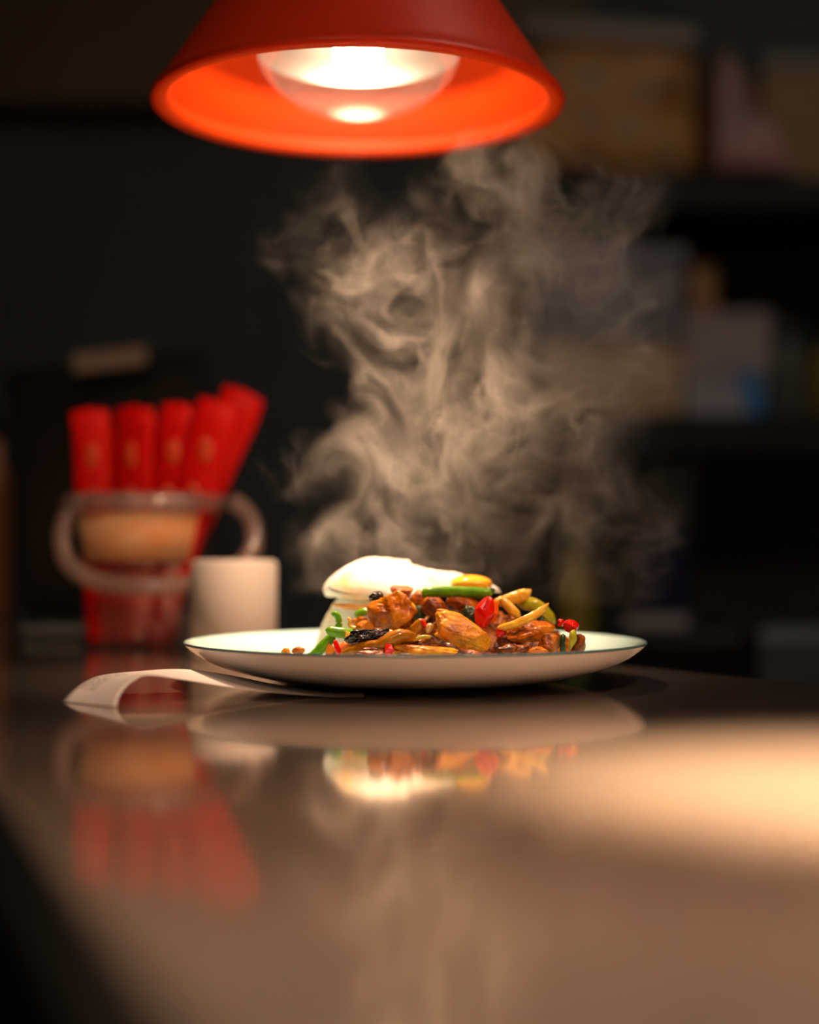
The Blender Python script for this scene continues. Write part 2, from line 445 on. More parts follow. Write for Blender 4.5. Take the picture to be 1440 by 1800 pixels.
FD['green'] = food('green_bean_skin', [(0.3, (0.05, 0.20, 0.002)), (0.7, (0.15, 0.36, 0.004))], 60, 0.08, bs=150, bd=0.0002, coat=.4)
FD['dgreen'] = food('dark_green_leaf', [(0.3, (0.008, 0.025, 0.003)), (0.7, (0.035, 0.075, 0.008))], 160, 0.0, bs=400, bd=0.001)
FD['lime'] = food('yellow_green_pepper', [(0.3, (0.28, 0.30, 0.006)), (0.7, (0.50, 0.40, 0.01))], 50, 0.1, bd=0.0002)
FD['red'] = food('red_pepper_skin', [(0.3, (0.48, 0.003, 0.001)), (0.7, (0.74, 0.012, 0.002))], 40, 0.06, bs=120, bd=0.0002, rough=0.25)
FD['redor'] = food('red_pepper_flesh', [(0.3, (0.80, 0.07, 0.004)), (0.7, (0.88, 0.20, 0.01))], 70, 0.15, bs=200, bd=0.0003)
FD['onion'] = food('glazed_onion', [(0.25, (0.60, 0.24, 0.01)), (0.5, (0.78, 0.42, 0.03)), (0.8, (0.86, 0.58, 0.12))], 60, 0.2, bs=200, bd=0.0003)
FD['onionb'] = food('brown_onion', [(0.3, (0.20, 0.055, 0.001)), (0.6, (0.42, 0.16, 0.004)), (0.8, (0.60, 0.30, 0.015))], 80, 0.05, coat=.6, bs=200, bd=0.0004)
FD['carrot'] = food('carrot', [(0.3, (0.50, 0.11, 0.002)), (0.7, (0.68, 0.24, 0.005))], 80, 0.05, coat=.6)
FD['ham'] = food('pinkish_brown_meat', [(0.3, (0.34, 0.10, 0.03)), (0.7, (0.50, 0.19, 0.06))], 50, 0.1, coat=0.2)
FD['pale'] = food('pale_vegetable', [(0.3, (0.66, 0.42, 0.16)), (0.7, (0.80, 0.60, 0.28))], 60, 0.2)
FD['bed'] = food('chopped_bed', [(0.28, (0.012, 0.025, 0.003)), (0.36, (0.06, 0.010, 0.0)), (0.52, (0.20, 0.045, 0.001)), (0.66, (0.38, 0.13, 0.003)), (0.76, (0.32, 0.012, 0.001))], 170, 0.0, coat=.5, bd=0.0014, bs=300)
FD['white'] = food('egg_white', [(0.30, (0.86, 0.60, 0.26)), (0.42, (0.88, 0.83, 0.72)), (0.6, (0.92, 0.90, 0.85))], 28, 0.35, rough=0.3, coat=0.4, bs=90, bd=0.0006, sssr=(0.006, 0.004, 0.002))
FD['crisp'] = food('crisp_egg_edge', [(0.3, (0.72, 0.24, 0.03)), (0.7, (0.88, 0.52, 0.16))], 90, 0.3)
FD['yolk'] = food('egg_yolk', [(0.3, (0.88, 0.40, 0.02)), (0.7, (0.92, 0.54, 0.05))], 40, 0.4, bs=60, bd=0.0002, rough=0.2)

# ---- the finely chopped bed all the pieces lie on
def bed():
    cx, cy, n, m = 0.026, 0.945, 120, 90
    vs, fs = [], []
    def h(x, y):
        u, v = (x - cx) / 0.082, (y - cy) / 0.064
        r = math.sqrt(u * u + v * v) * (1 + 0.10 * noise.noise(Vector((u * 2, v * 2, 3))))
        base = 0.036 * max(0, 1 - r ** 2.6) - 0.004 * max(0, r - 1)
        l = noise.voronoi(Vector((x * 130, y * 130, 1.0)))[0][0]
        l2 = noise.voronoi(Vector((x * 260, y * 260, 4.0)))[0][0]
        return base + (0.0065 * (0.6 - l) + 0.003 * (0.6 - l2)) * min(1, max(0, (1.02 - r) * 4))
    for j in range(m):
        for i in range(n):
            a = 2 * math.pi * i / n; rr = j / (m - 1)
            x, y = cx + 0.082 * rr * math.cos(a), cy + 0.064 * rr * math.sin(a)
            rp = math.hypot(x - PC.x, y - PC.y)
            floor_ = PC.z + 0.0030 + max(0, rp - 0.055) ** 2 * 3.2
            vs.append((x, y, floor_ + max(0.0, h(x, y)) if j < m - 1 else floor_ - 0.0002))
    for j in range(m - 1):
        for i in range(n):
            a, b = j * n + i, j * n + (i + 1) % n
            fs.append((a, b, b + n, a + n))
    fs.append([(m - 1) * n + i for i in range(n)])
    o = link('chopped_vegetable_bed', pydata('bed', vs, fs), FD['bed'])
    return tag(o, 'glossy heap of finely chopped stir fried vegetables and sauce under the larger pieces', 'stir fry', kind='stuff')
bed()

def piece(name, label, cat, px, py, w, h, Y, m, dep=None, ang=0, yaw=0, group=None, **kw):
    c = P(px, py, Y); dep = dep or (S(w, Y) + S(h, Y)) / 2 * 0.8
    o = link(name, chunk_me(name, c, (S(w, Y), dep, S(h, Y)), math.radians(ang), math.radians(yaw), **kw), FD[m])
    return tag(o, label, cat, group)

def strip(name, label, cat, pts, Y, m, thick, flat=1.0, ends=0.35, bump_=0.12, seed=1, n=8):
    """curved strip through photograph points (px, py, dY, scale)"""
    sp = spline([(p[0], p[1], Y + (p[2] if len(p) > 2 else 0), p[3] if len(p) > 3 else 1.0) for p in pts], n)
    P3 = [P(a, b, y) for a, b, y, s in sp]; K = len(P3)
    rr = []
    for i, q in enumerate(sp):
        t = min(i, K - 1 - i) / max(1, K - 1)
        rr.append(S(thick, Y) / 2 * q[3] * (ends + (1 - ends) * min(1, t * 7) ** 0.5))
    return tag(link(name, tube_me(name, P3, rr, 16, flat, bump_, seed), FD[m]), label, cat)

# ---- fried egg
def egg():
    c = P(668, 1030, 0.968); root = thing('fried_egg', 'fried egg draped over the top of the stir fry, white blown out by the lamp', 'egg', (c.x, c.y, TZ + 0.012))
    n, m = 120, 40; cx, cy = -0.006, 0.966
    vs, fs = [], []
    def edge(a):
        ex = 0.058 if math.cos(a) > 0 else 0.047
        ey = 0.036
        return ex * (1 + 0.05 * math.sin(3 * a + 1) + 0.03 * math.sin(7 * a)), ey * (1 + 0.06 * math.sin(5 * a + 2) + 0.04 * math.sin(8 * a))
    def drape(x, y):
        z = 0.0585
        z -= 7.5 * max(0, -(x + 0.022)) ** 2 + 3.0 * max(0, x - 0.005) ** 2
        z -= 15 * max(0, (cy - 0.008) - y) ** 2 + 6.0 * max(0, y - cy) ** 2
        z += 0.0066 * math.exp(-((x + 0.018) / 0.026) ** 2 - ((y - 0.966) / 0.018) ** 2)
        return z
    def top(x, y, rr): 
        t = 0.0075 if x < 0 else 0.0055
        z = drape(x, y) + t * (max(0, 1 - rr ** 5)) ** 0.5
        z += 0.0016 * nz(Vector((x, y, 0)), 55, 2) * (1 - rr ** 4) + 0.0007 * nz(Vector((x, y, 0)), 150, 3) * (1 - rr ** 4)
        # thick puffed lobe along the front left edge
        z += 0.001 * math.exp(-((x + 0.045) / 0.014) ** 2 - ((y - 0.945) / 0.012) ** 2)
        return z
    for side in (0, 1):
        for j in range(m):
            rr = j / (m - 1)
            for i in range(n):
                a = 2 * math.pi * i / n; ex, ey = edge(a)
                x, y = cx + ex * rr * math.cos(a), cy + ey * rr * math.sin(a)
                z = top(x, y, rr) if side == 0 else drape(x, y) - (0.001 + 0.009 * min(1, max(0, (-0.005 - x) / 0.02))) * (max(0, 1 - rr ** 6)) ** 0.5
                vs.append((x, y, TZ + z))
    for side in (0, 1):
        o = side * n * m
        for j in range(m - 1):
            for i in range(n):
                a, b = o + j * n + i, o + j * n + (i + 1) % n
                if side == 1 and j == m - 2: pass
                fs.append((a, b, b + n, a + n))
    me = pydata('egg_white', vs, fs)
    bm = bmesh.new(); bm.from_mesh(me); bmesh.ops.remove_doubles(bm, verts=bm.verts, dist=1e-5); bmesh.ops.recalc_face_normals(bm, faces=bm.faces); bm.to_mesh(me); bm.free()
    link('egg_white', me, FD['white'], root)
    # the fold of white hanging down behind the beans to the plate
    rows = [[(548, 1152, 0.985), (600, 1152, 0.980), (660, 1150, 0.975), (720, 1148, 0.972)],
            [(560, 1118, 0.985), (606, 1115, 0.978), (662, 1112, 0.974), (718, 1110, 0.972)],
            [(574, 1085, 0.982), (612, 1080, 0.974), (664, 1078, 0.972), (716, 1076, 0.970)],
            [(592, 1052, 0.976), (622, 1048, 0.972), (666, 1046, 0.970), (714, 1044, 0.968)]]
    vs, fs = [], []; R = [spline(r, 8) for r in rows]
    cols = [spline([r[i] for r in R], 8) for i in range(len(R[0]))]
    nr = len(cols[0]); nc = len(cols)
    for off in (0.0, 0.004):
        for i in range(nc):
            for j in range(nr):
                q = cols[i][j]; v = P(q[0], q[1], q[2] + off)
                w = 0.0012 * nz(v, 60, 8)
                vs.append((v.x + w, v.y + w, v.z))
    N = nc * nr
    for i in range(nc - 1):
        for j in range(nr - 1):
            a = i * nr + j
            fs += [(a, a + 1, a + nr + 1, a + nr), (N + a, N + a + nr, N + a + nr + 1, N + a + 1)]
    for i in range(nc - 1):
        for j in (0, nr - 1):
            a = i * nr + j; fs.append((a, a + nr, N + a + nr, N + a))
    for j in range(nr - 1):
        for i in (0, nc - 1):
            a = i * nr + j; fs.append((a, a + 1, N + a + 1, N + a))
    link('hanging_fold', pydata('hanging_fold', vs, fs), FD['white'], root)
    link('browned_edge', tube_me('browned_edge', [P(*q) for q in spline([(584, 1063, .945), (620, 1067, .938), (660, 1068, .936), (700, 1060, .938), (735, 1050, .94)], 8)],
         [S(a, .94) for a in np.interp(range(33), [0, 6, 26, 32], [2, 6, 6, 3])], 14, 1.6, 0.25, 3), FD['crisp'], root)
    yk = chunk_me('yolk', P(828, 1027, 0.945), (S(76, .945), 0.024, S(34, .945)), 0.0, 0, seed=4, cuts=0, rough=0.03, fine=0.005)
    link('yolk', yk, FD['yolk'], root)
egg()

# ---- large pieces, front to back
piece('meat_chunk', 'large glazed brown meat chunk standing upright below the fried egg', 'meat', 692, 1077, 92, 84, .905, 'meat', ang=-22, seed=11, cuts=7, rough=.16, taper=.25)
piece('meat_chunk', 'small black charred meat tip poking up in front of the egg', 'meat', 662, 1053, 24, 30, .909, 'char', ang=-30, seed=6, cuts=6, rough=.22, fine=.08)
piece('meat_chunk', 'big golden wedge shaped meat chunk at the middle of the heap, tapering down right', 'meat', 815, 1113, 122, 66, .885, 'gold', ang=-24, seed=23, cuts=7, rough=.14, taper=.45)
piece('meat_chunk', 'small knobbly golden bit on top of the big golden wedge', 'meat', 781, 1079, 30, 17, .889, 'gold', ang=-12, seed=3, rough=.25)
piece('meat_chunk', 'long pale orange meat strip lying along the plate rim below the golden wedge', 'meat', 747, 1144, 112, 24, .872, 'gold', ang=-3, seed=31, cuts=5, rough=.2)
piece('meat_chunk', 'black charred lump on the curved brown onion at the lower left', 'meat', 648, 1118, 74, 32, .880, 'char', ang=10, seed=8, cuts=4, rough=.3, sub=5, fine=.08)
strip('onion_slice', 'curved brown onion slice lying below the black charred lump', 'onion', [(602, 1152, .004), (632, 1142, 0), (668, 1134, -.004), (700, 1118, -.004), (730, 1118, 0, .8)], .876, 'onionb', 24, 1.2, .5, .2, 4)
piece('meat_chunk', 'glossy reddish brown meat slab on the plate at lower left under the onion', 'meat', 656, 1149, 90, 22, .870, 'brown', ang=3, seed=13, rough=.2)
piece('meat_slab', 'flat pinkish brown meat slab resting against the front of the egg', 'meat', 704, 1040, 48, 34, .926, 'ham', dep=.012, ang=3, seed=40, cuts=8, cut_depth=.6, rough=.05)
piece('meat_chunk', 'dark red brown meat piece below the left end of the top green bean', 'meat', 734, 1056, 32, 40, .925, 'meat', ang=-20, seed=17, rough=.2)
piece('meat_chunk', 'dark triangular brown meat piece under the middle of the top green bean', 'meat', 768, 1071, 56, 46, .912, 'brown', ang=-30, seed=19, cuts=8, rough=.12, taper=.4)
piece('meat_chunk', 'brown meat piece under the right end of the top green bean', 'meat', 815, 1062, 58, 34, .924, 'meat', ang=-20, seed=21, rough=.15)
piece('leaf_piece', 'crumpled dark green leaf between the upright chunk and the triangular brown meat', 'vegetable', 737, 1078, 26, 32, .916, 'dgreen', seed=14, rough=.3, cuts=4)
piece('leaf_piece', 'dark green herb clump left of the large red pepper chunk', 'vegetable', 826, 1083, 30, 34, .912, 'dgreen', seed=16, rough=.35, cuts=4, fine=.12)
strip('onion_slice', 'orange glazed onion strip running down right from the upright meat chunk', 'onion', [(700, 1046, .0), (716, 1060, 0), (728, 1074, 0), (738, 1096, 0)], .918, 'onion', 13, 1.0, .4, .2, 7)
strip('onion_slice', 'translucent orange onion curl between upright chunk and golden wedge', 'onion', [(700, 1122, 0), (722, 1112, 0), (738, 1098, 0), (748, 1090, 0, .6)], .896, 'onionb', 20, .8, .4, .2, 9)
piece('red_pepper_piece', 'small red pepper bit beside the golden wedge at its left', 'pepper', 746, 1098, 12, 22, .895, 'red', ang=20, seed=20, cuts=8, rough=.05)
piece('garlic_piece', 'small pale pinkish bit between two meat chunks', 'garlic', 755, 1103, 12, 22, .892, 'pale', ang=-20, seed=22)
strip('noodle_piece', 'short yellow strand lying left of the golden wedge', 'noodle', [(726, 1126, 0), (742, 1120, 0), (757, 1120, 0)], .882, 'lime', 7, 1, .4)
piece('red_pepper_piece', 'tiny red pepper corner on the rim left of the pale orange strip', 'pepper', 683, 1144, 20, 24, .866, 'red', ang=-10, seed=24, cuts=8, rough=.05)
# ---- peppers and right side
def pepper():
    root = thing('red_pepper_chunk', 'large bright red pepper chunk at right end of the top green bean', 'pepper', P(857, 1098, .905))
    link('skin', chunk_me('skin', P(854, 1076, .903), (S(40, .9), S(24, .9), S(58, .9)), math.radians(-14), 0.3, seed=52, cuts=9, cut_depth=.66, rough=.05, fine=.0), FD['red'], root)
    link('flesh', chunk_me('flesh', P(868, 1074, .908), (S(26, .9), S(24, .9), S(46, .9)), math.radians(-14), 0.2, seed=53, cuts=9, cut_depth=.66, rough=.05), FD['redor'], root)
pepper()
piece('red_pepper_piece', 'small red pepper bit tucked below the lower yellow onion slice', 'pepper', 880, 1112, 22, 18, .893, 'red', ang=25, seed=54, cuts=8, rough=.08)
strip('onion_slice', 'bright yellow onion slice right of the large red pepper chunk', 'onion', [(868, 1058, 0, .7), (888, 1056, .002), (908, 1050, .002, 1.1), (920, 1046, .001, 1.1), (934, 1037, 0, .5)], .930, 'onion', 20, .6, .2, .15, 11)
strip('onion_slice', 'orange onion strip sloping down from the large red pepper chunk', 'onion', [(880, 1050, 0, .7), (890, 1062, 0), (904, 1076, -.002), (915, 1086, 0, .6)], .920, 'onion', 17, .8, .3, .15, 12)
strip('onion_slice', 'thin yellow onion crescent pointing up right across the right side', 'onion', [(874, 1104, 0, .9), (897, 1100, -.003), (922, 1090, -.004, 1.1), (946, 1077, -.002), (965, 1060, .002, .5)], .893, 'onion', 14, 1.0, .2, .12, 13)
strip('green_pepper_strip', 'yellow green pepper strip behind the thin onion crescent', 'pepper', [(912, 1062, 0, .8), (934, 1062, 0), (954, 1074, 0), (974, 1096, 0, .8)], .935, 'lime', 24, .7, .4, .1, 15)
piece('leaf_piece', 'dark green leaf under the tip of the thin onion crescent', 'vegetable', 940, 1090, 34, 16, .905, 'dgreen', ang=10, seed=56, rough=.3)
piece('meat_chunk', 'rounded orange brown meat chunk below the thin onion crescent', 'meat', 932, 1110, 82, 40, .895, 'meat', ang=8, seed=27, cuts=5, rough=.15)
piece('meat_chunk', 'brown meat chunk filling the gap right of the golden wedge', 'meat', 898, 1128, 50, 34, .900, 'brown', ang=-14, seed=29, rough=.2)
piece('minced_meat', 'crumbly minced bit with green flecks at the rim right of the golden wedge', 'meat', 898, 1145, 62, 24, .880, 'bed', ang=2, seed=61, rough=.3, fine=.12, sub=5)
piece('onion_slice', 'small orange vegetable slice at the rim below the rounded meat chunk', 'onion', 945, 1146, 36, 20, .878, 'carrot', ang=5, seed=62, rough=.2)
piece('meat_chunk', 'orange meat cube left of the thin dark green stalk', 'meat', 966, 1132, 40, 38, .885, 'meat', ang=-5, seed=33, cuts=8, rough=.12)
strip('green_stalk', 'thin dark green stalk standing upright near the right end of the food', 'vegetable', [(990, 1116, 0), (989, 1132, -.001), (991, 1152, 0)], .882, 'dgreen', 11, 1, .7)
piece('celery_piece', 'small yellow green celery piece under the far right red pepper', 'vegetable', 1006, 1126, 16, 38, .889, 'lime', ang=-8, seed=35, rough=.1)
piece('meat_chunk', 'brown meat wedge at the far right end of the food', 'meat', 1016, 1134, 34, 44, .894, 'brown', ang=-14, seed=37, cuts=7, rough=.15)
piece('red_pepper_piece', 'glossy red pepper cube topmost at the far right end', 'pepper', 1006, 1101, 32, 27, .895, 'red', ang=-12, seed=57, cuts=9, cut_depth=.62, rough=.05)
piece('red_pepper_piece', 'small red pepper bit left of the far right pepper cube', 'pepper', 986, 1096, 14, 16, .902, 'red', ang=10, seed=58, cuts=7)
# ---- left side
def bean(label, pts, Y, thick, tip=0.5, seed=1):
    o = strip('green_bean', label, 'green bean', pts, Y, 'green', thick, 1.0, tip, .06, seed)
    return o
b0 = bean('long straight bright green bean lying across the top of the heap', [(744, 1042, 0), (780, 1040, 0), (820, 1041, 0), (862, 1043, 0)], .922, 20, .8)
link('bean_tip', chunk_me('bean_tip', P(866, 1039, .922), (S(10, .92), S(8, .92), S(12, .92)), seed=2), FD['dgreen'], b0)
bean('short green bean curling upward at the left edge of the heap', [(583, 1079, 0, .7), (592, 1081, 0), (596, 1094, 0), (594, 1112, 0)], .912, 12, .6, 2)
bean('green bean lying level at the left below the curled bean', [(575, 1108, .0, .9), (590, 1111, 0), (606, 1113, 0), (626, 1116, .004)], .902, 19, .7, 3)
bean('green bean sloping down left to the plate', [(586, 1118, 0), (570, 1134, 0), (553, 1152, .0), (544, 1160, 0)], .906, 19, .6, 5)
bean('dark green bean end behind the orange carrot pieces', [(626, 1083, 0), (638, 1076, 0), (650, 1076, 0)], .930, 14, .7, 6)
piece('carrot_piece', 'flat orange carrot piece behind the left green beans', 'carrot', 634, 1091, 34, 20, .922, 'carrot', ang=6, seed=71, cuts=8, cut_depth=.6)
piece('carrot_piece', 'rounded orange carrot piece left of the upright meat chunk', 'carrot', 641, 1102, 34, 22, .905, 'carrot', ang=15, seed=72)
strip('noodle_piece', 'pale curled noodle beside the curled green bean', 'noodle', [(612, 1086, 0), (616, 1092, 0), (614, 1099, 0), (623, 1104, -.002), (630, 1100, 0)], .908, 'onion', 6, 1, .6)
piece('red_pepper_piece', 'red pepper wedge standing at the lower left end of the heap', 'pepper', 592, 1138, 15, 34, .886, 'red', ang=12, seed=74, cuts=8, rough=.05, cut_depth=.6)
piece('carrot_piece', 'orange cut face piece right of the lower left red wedge', 'carrot', 602, 1139, 20, 28, .890, 'redor', ang=-15, seed=75, cuts=8, cut_depth=.6)
piece('carrot_piece', 'small golden vegetable cube beside the level green bean', 'carrot', 614, 1118, 18, 20, .897, 'onion', ang=30, seed=76, cuts=8, cut_depth=.6)
piece('carrot_piece', 'orange vegetable bit behind the sloping green bean', 'carrot', 579, 1144, 18, 24, .900, 'carrot', seed=77)
# ---- two crumbs apart on the left of the plate
piece('meat_crumb', 'tiny orange crumb alone on the plate, the left one of two', 'crumb', 503, 1147, 17, 17, .894, 'gold', seed=81, rough=.3)
piece('meat_crumb', 'small brown crumb alone on the plate, the right one of two', 'crumb', 524, 1146, 22, 19, .892, 'meat', seed=82, rough=.3, cuts=8)

# ================================================================== receipt
def receipt():
    far = [(110, 1233, .812), (124, 1217, .822), (146, 1200, .836), (178, 1187, .850), (240, 1180, .862), (320, 1176, .870), (400, 1186, .874), (480, 1202, .868), (560, 1214, .862), (640, 1221, .860)]
    near = [(205, 1243, .780), (208, 1229, .787), (218, 1211, .797), (236, 1196, .806), (262, 1187, .814), (325, 1195, .822), (400, 1207, .828), (480, 1217, .830), (560, 1223, .836), (640, 1227, .838)]
    a, b = spline(far, 12), spline(near, 12); n = len(a); K = 10; vs, fs, uv = [], [], []
    for i in range(n):
        for k in range(K + 1):
            t = k / K; v = P(*a[i]).lerp(P(*b[i]), t)
            v.z = max(v.z, TZ + 0.0004)
            vs.append(v); uv.append((i / (n - 1), t))
    for i in range(n - 1):
        for k in range(K):
            q = i * (K + 1) + k; fs.append((q, q + 1, q + K + 2, q + K + 1))
    me = bpy.data.meshes.new('receipt'); me.from_pydata([tuple(v) for v in vs], [], fs)
    ul = me.uv_layers.new(name='UVMap')
    for lp in me.loops: ul.data[lp.index].uv = uv[lp.vertex_index]
    for p in me.polygons: p.use_smooth = True
    m = M['paper']; N, L, bs = nodes(m)
    # printed lines: rows across the strip broken into characters
    tc = N.new('ShaderNodeTexCoord'); sp = N.new('ShaderNodeSeparateXYZ'); L.new(tc.outputs['UV'], sp.inputs[0])
    def math_(op, x, y=None, z=None):
        k = N.new('ShaderNodeMath'); k.operation = op
        for i, s in enumerate((x, y, z)):
            if s is None: continue
            if isinstance(s, (int, float)): k.inputs[i].default_value = s
            else: L.new(s, k.inputs[i])
        return k.outputs[0]
    row = math_('LESS_THAN', math_('FRACT', math_('MULTIPLY', sp.outputs[0], 62)), 0.5)
    cmb = N.new('ShaderNodeCombineXYZ'); L.new(math_('FLOOR', math_('MULTIPLY', sp.outputs[0], 62)), cmb.inputs[0]); L.new(math_('MULTIPLY', sp.outputs[1], 17), cmb.inputs[1])
    wn = N.new('ShaderNodeTexNoise'); wn.inputs['Scale'].default_value = 1.7; L.new(cmb.outputs[0], wn.inputs['Vector'])
    ch = math_('GREATER_THAN', wn.outputs['Fac'], 0.49)
    zone = math_('MULTIPLY', math_('GREATER_THAN', sp.outputs[0], 0.16), math_('LESS_THAN', sp.outputs[0], 0.40))
    side = math_('MULTIPLY', math_('GREATER_THAN', sp.outputs[1], 0.06), math_('LESS_THAN', sp.outputs[1], 0.42))
    ink = math_('MULTIPLY', math_('MULTIPLY', row, ch), math_('MULTIPLY', zone, side))
    mix = N.new('ShaderNodeMix'); mix.data_type = 'RGBA'; mix.inputs[6].default_value = (0.66, 0.62, 0.60, 1); mix.inputs[7].default_value = (0.10, 0.09, 0.09, 1)
    L.new(ink, mix.inputs[0]); L.new(mix.outputs[2], bs.inputs['Base Color'])
    tl = N.new('ShaderNodeBsdfTranslucent'); tl.inputs['Color'].default_value = (0.8, 0.72, 0.66, 1)
    mx = N.new('ShaderNodeMixShader'); mx.inputs['Fac'].default_value = 0.25; out = [k for k in N if k.type == 'OUTPUT_MATERIAL'][0]
    L.new(bs.outputs[0], mx.inputs[1]); L.new(tl.outputs[0], mx.inputs[2]); L.new(mx.outputs[0], out.inputs['Surface'])
    o = tag(link('paper_receipt', me, m), 'curled strip of white printed receipt paper running under the left side of the plate', 'receipt')
    so = o.modifiers.new('paper', 'SOLIDIFY'); so.thickness = 0.00012
receipt()

# ================================================================== heat lamps
def heat_lamp(c, label, cord_to, watts, angle, fil='filament', group='orange heat lamps over the pass'):
    """c: centre of the shade's mouth"""
    root = thing('heat_lamp', label, 'lamp', c, group)
    outer = [(0.1275, 0.001), (0.1305, 0.0005), (0.1318, 0.0030), (0.1305, 0.0062), (0.1270, 0.0090), (0.1235, 0.0140), (0.088, 0.068), (0.060, 0.112), (0.046, 0.134), (0.040, 0.150), (0.036, 0.160), (0.0, 0.162)]
    inner = [(0.1275, 0.001), (0.1235, 0.0010), (0.1190, 0.0044), (0.1194, 0.0072), (0.1242, 0.0100), (0.1225, 0.0125), (0.1145, 0.0165), (0.085, 0.064), (0.058, 0.106), (0.043, 0.130), (0.036, 0.150), (0.0, 0.155)]
    bm = bmesh.new()
    a = lathe_me('shade', outer, c, 128); link('lamp_shade', a, M['shade'], root)
    b = lathe_me('shade_lining', inner, c, 128); link('shade_lining', b, M['shade_in'], root)
    bulb = link('bulb', lathe_me('bulb', [(0.0, -0.0050), (0.012, -0.0045), (0.026, -0.0018), (0.040, 0.0040), (0.051, 0.0115), (0.059, 0.0200), (0.0636, 0.0285), (0.0645, 0.034)], c, 96), M['bulb_glass'], root)
    refl = [(0.0645, 0.034), (0.0640, 0.038), (0.0600, 0.047), (0.0500, 0.060), (0.0400, 0.072), (0.030, 0.084), (0.020, 0.098), (0.017, 0.106), (0.0, 0.106)]
    link('reflector', lathe_me('reflector', refl, c, 96), M['mirror'], bulb)
    cc = Vector(c)
    fb = bmesh.new()
    bx(fb, cc + Vector((0, 0, 0.036)), (0.030, 0.010, 0.018), bev=0.003)
    link('filament', mesh('filament', fb), M[fil], bulb)
    link('filament_stem', lathe_me('stem', [(0, 0.045), (0.004, 0.045), (0.006, 0.104), (0, 0.104)], c, 24), M['brass'], bulb)
    link('lamp_cap', lathe_me('lamp_cap', [(0, 0.160), (0.030, 0.1605), (0.030, 0.170), (0.016, 0.178), (0.014, 0.215), (0, 0.217)], c, 48), M['brass'], root)
    link('cord', tube_me('cord', [cc + Vector((0, 0, 0.214)), cc + Vector((0.001, 0, 0.5)), Vector((cc.x, cc.y, cord_to - 0.001))], [0.0035] * 3, 12), M['cord'], root)
    sp = bpy.data.lights.new('bulb_beam', 'SPOT'); sp.energy = watts; sp.color = WARM; sp.spot_size = math.radians(angle); sp.spot_blend = 1.0; sp.shadow_soft_size = 0.008
    so = bpy.data.objects.new('bulb_beam', sp); COL.objects.link(so); so.parent = root; so.location = (0, 0, 0.0245)
    return root
mc = P(630, 192, 1.02)
heat_lamp(mc, 'orange cone heat lamp hanging lit above the steaming plate', 2.6, SPOT1, 76)
heat_lamp(Vector(LAMP2), 'orange cone heat lamp over the near right end of the counter, beyond the frame', 2.6, SPOT2, 54, 'filament_b')

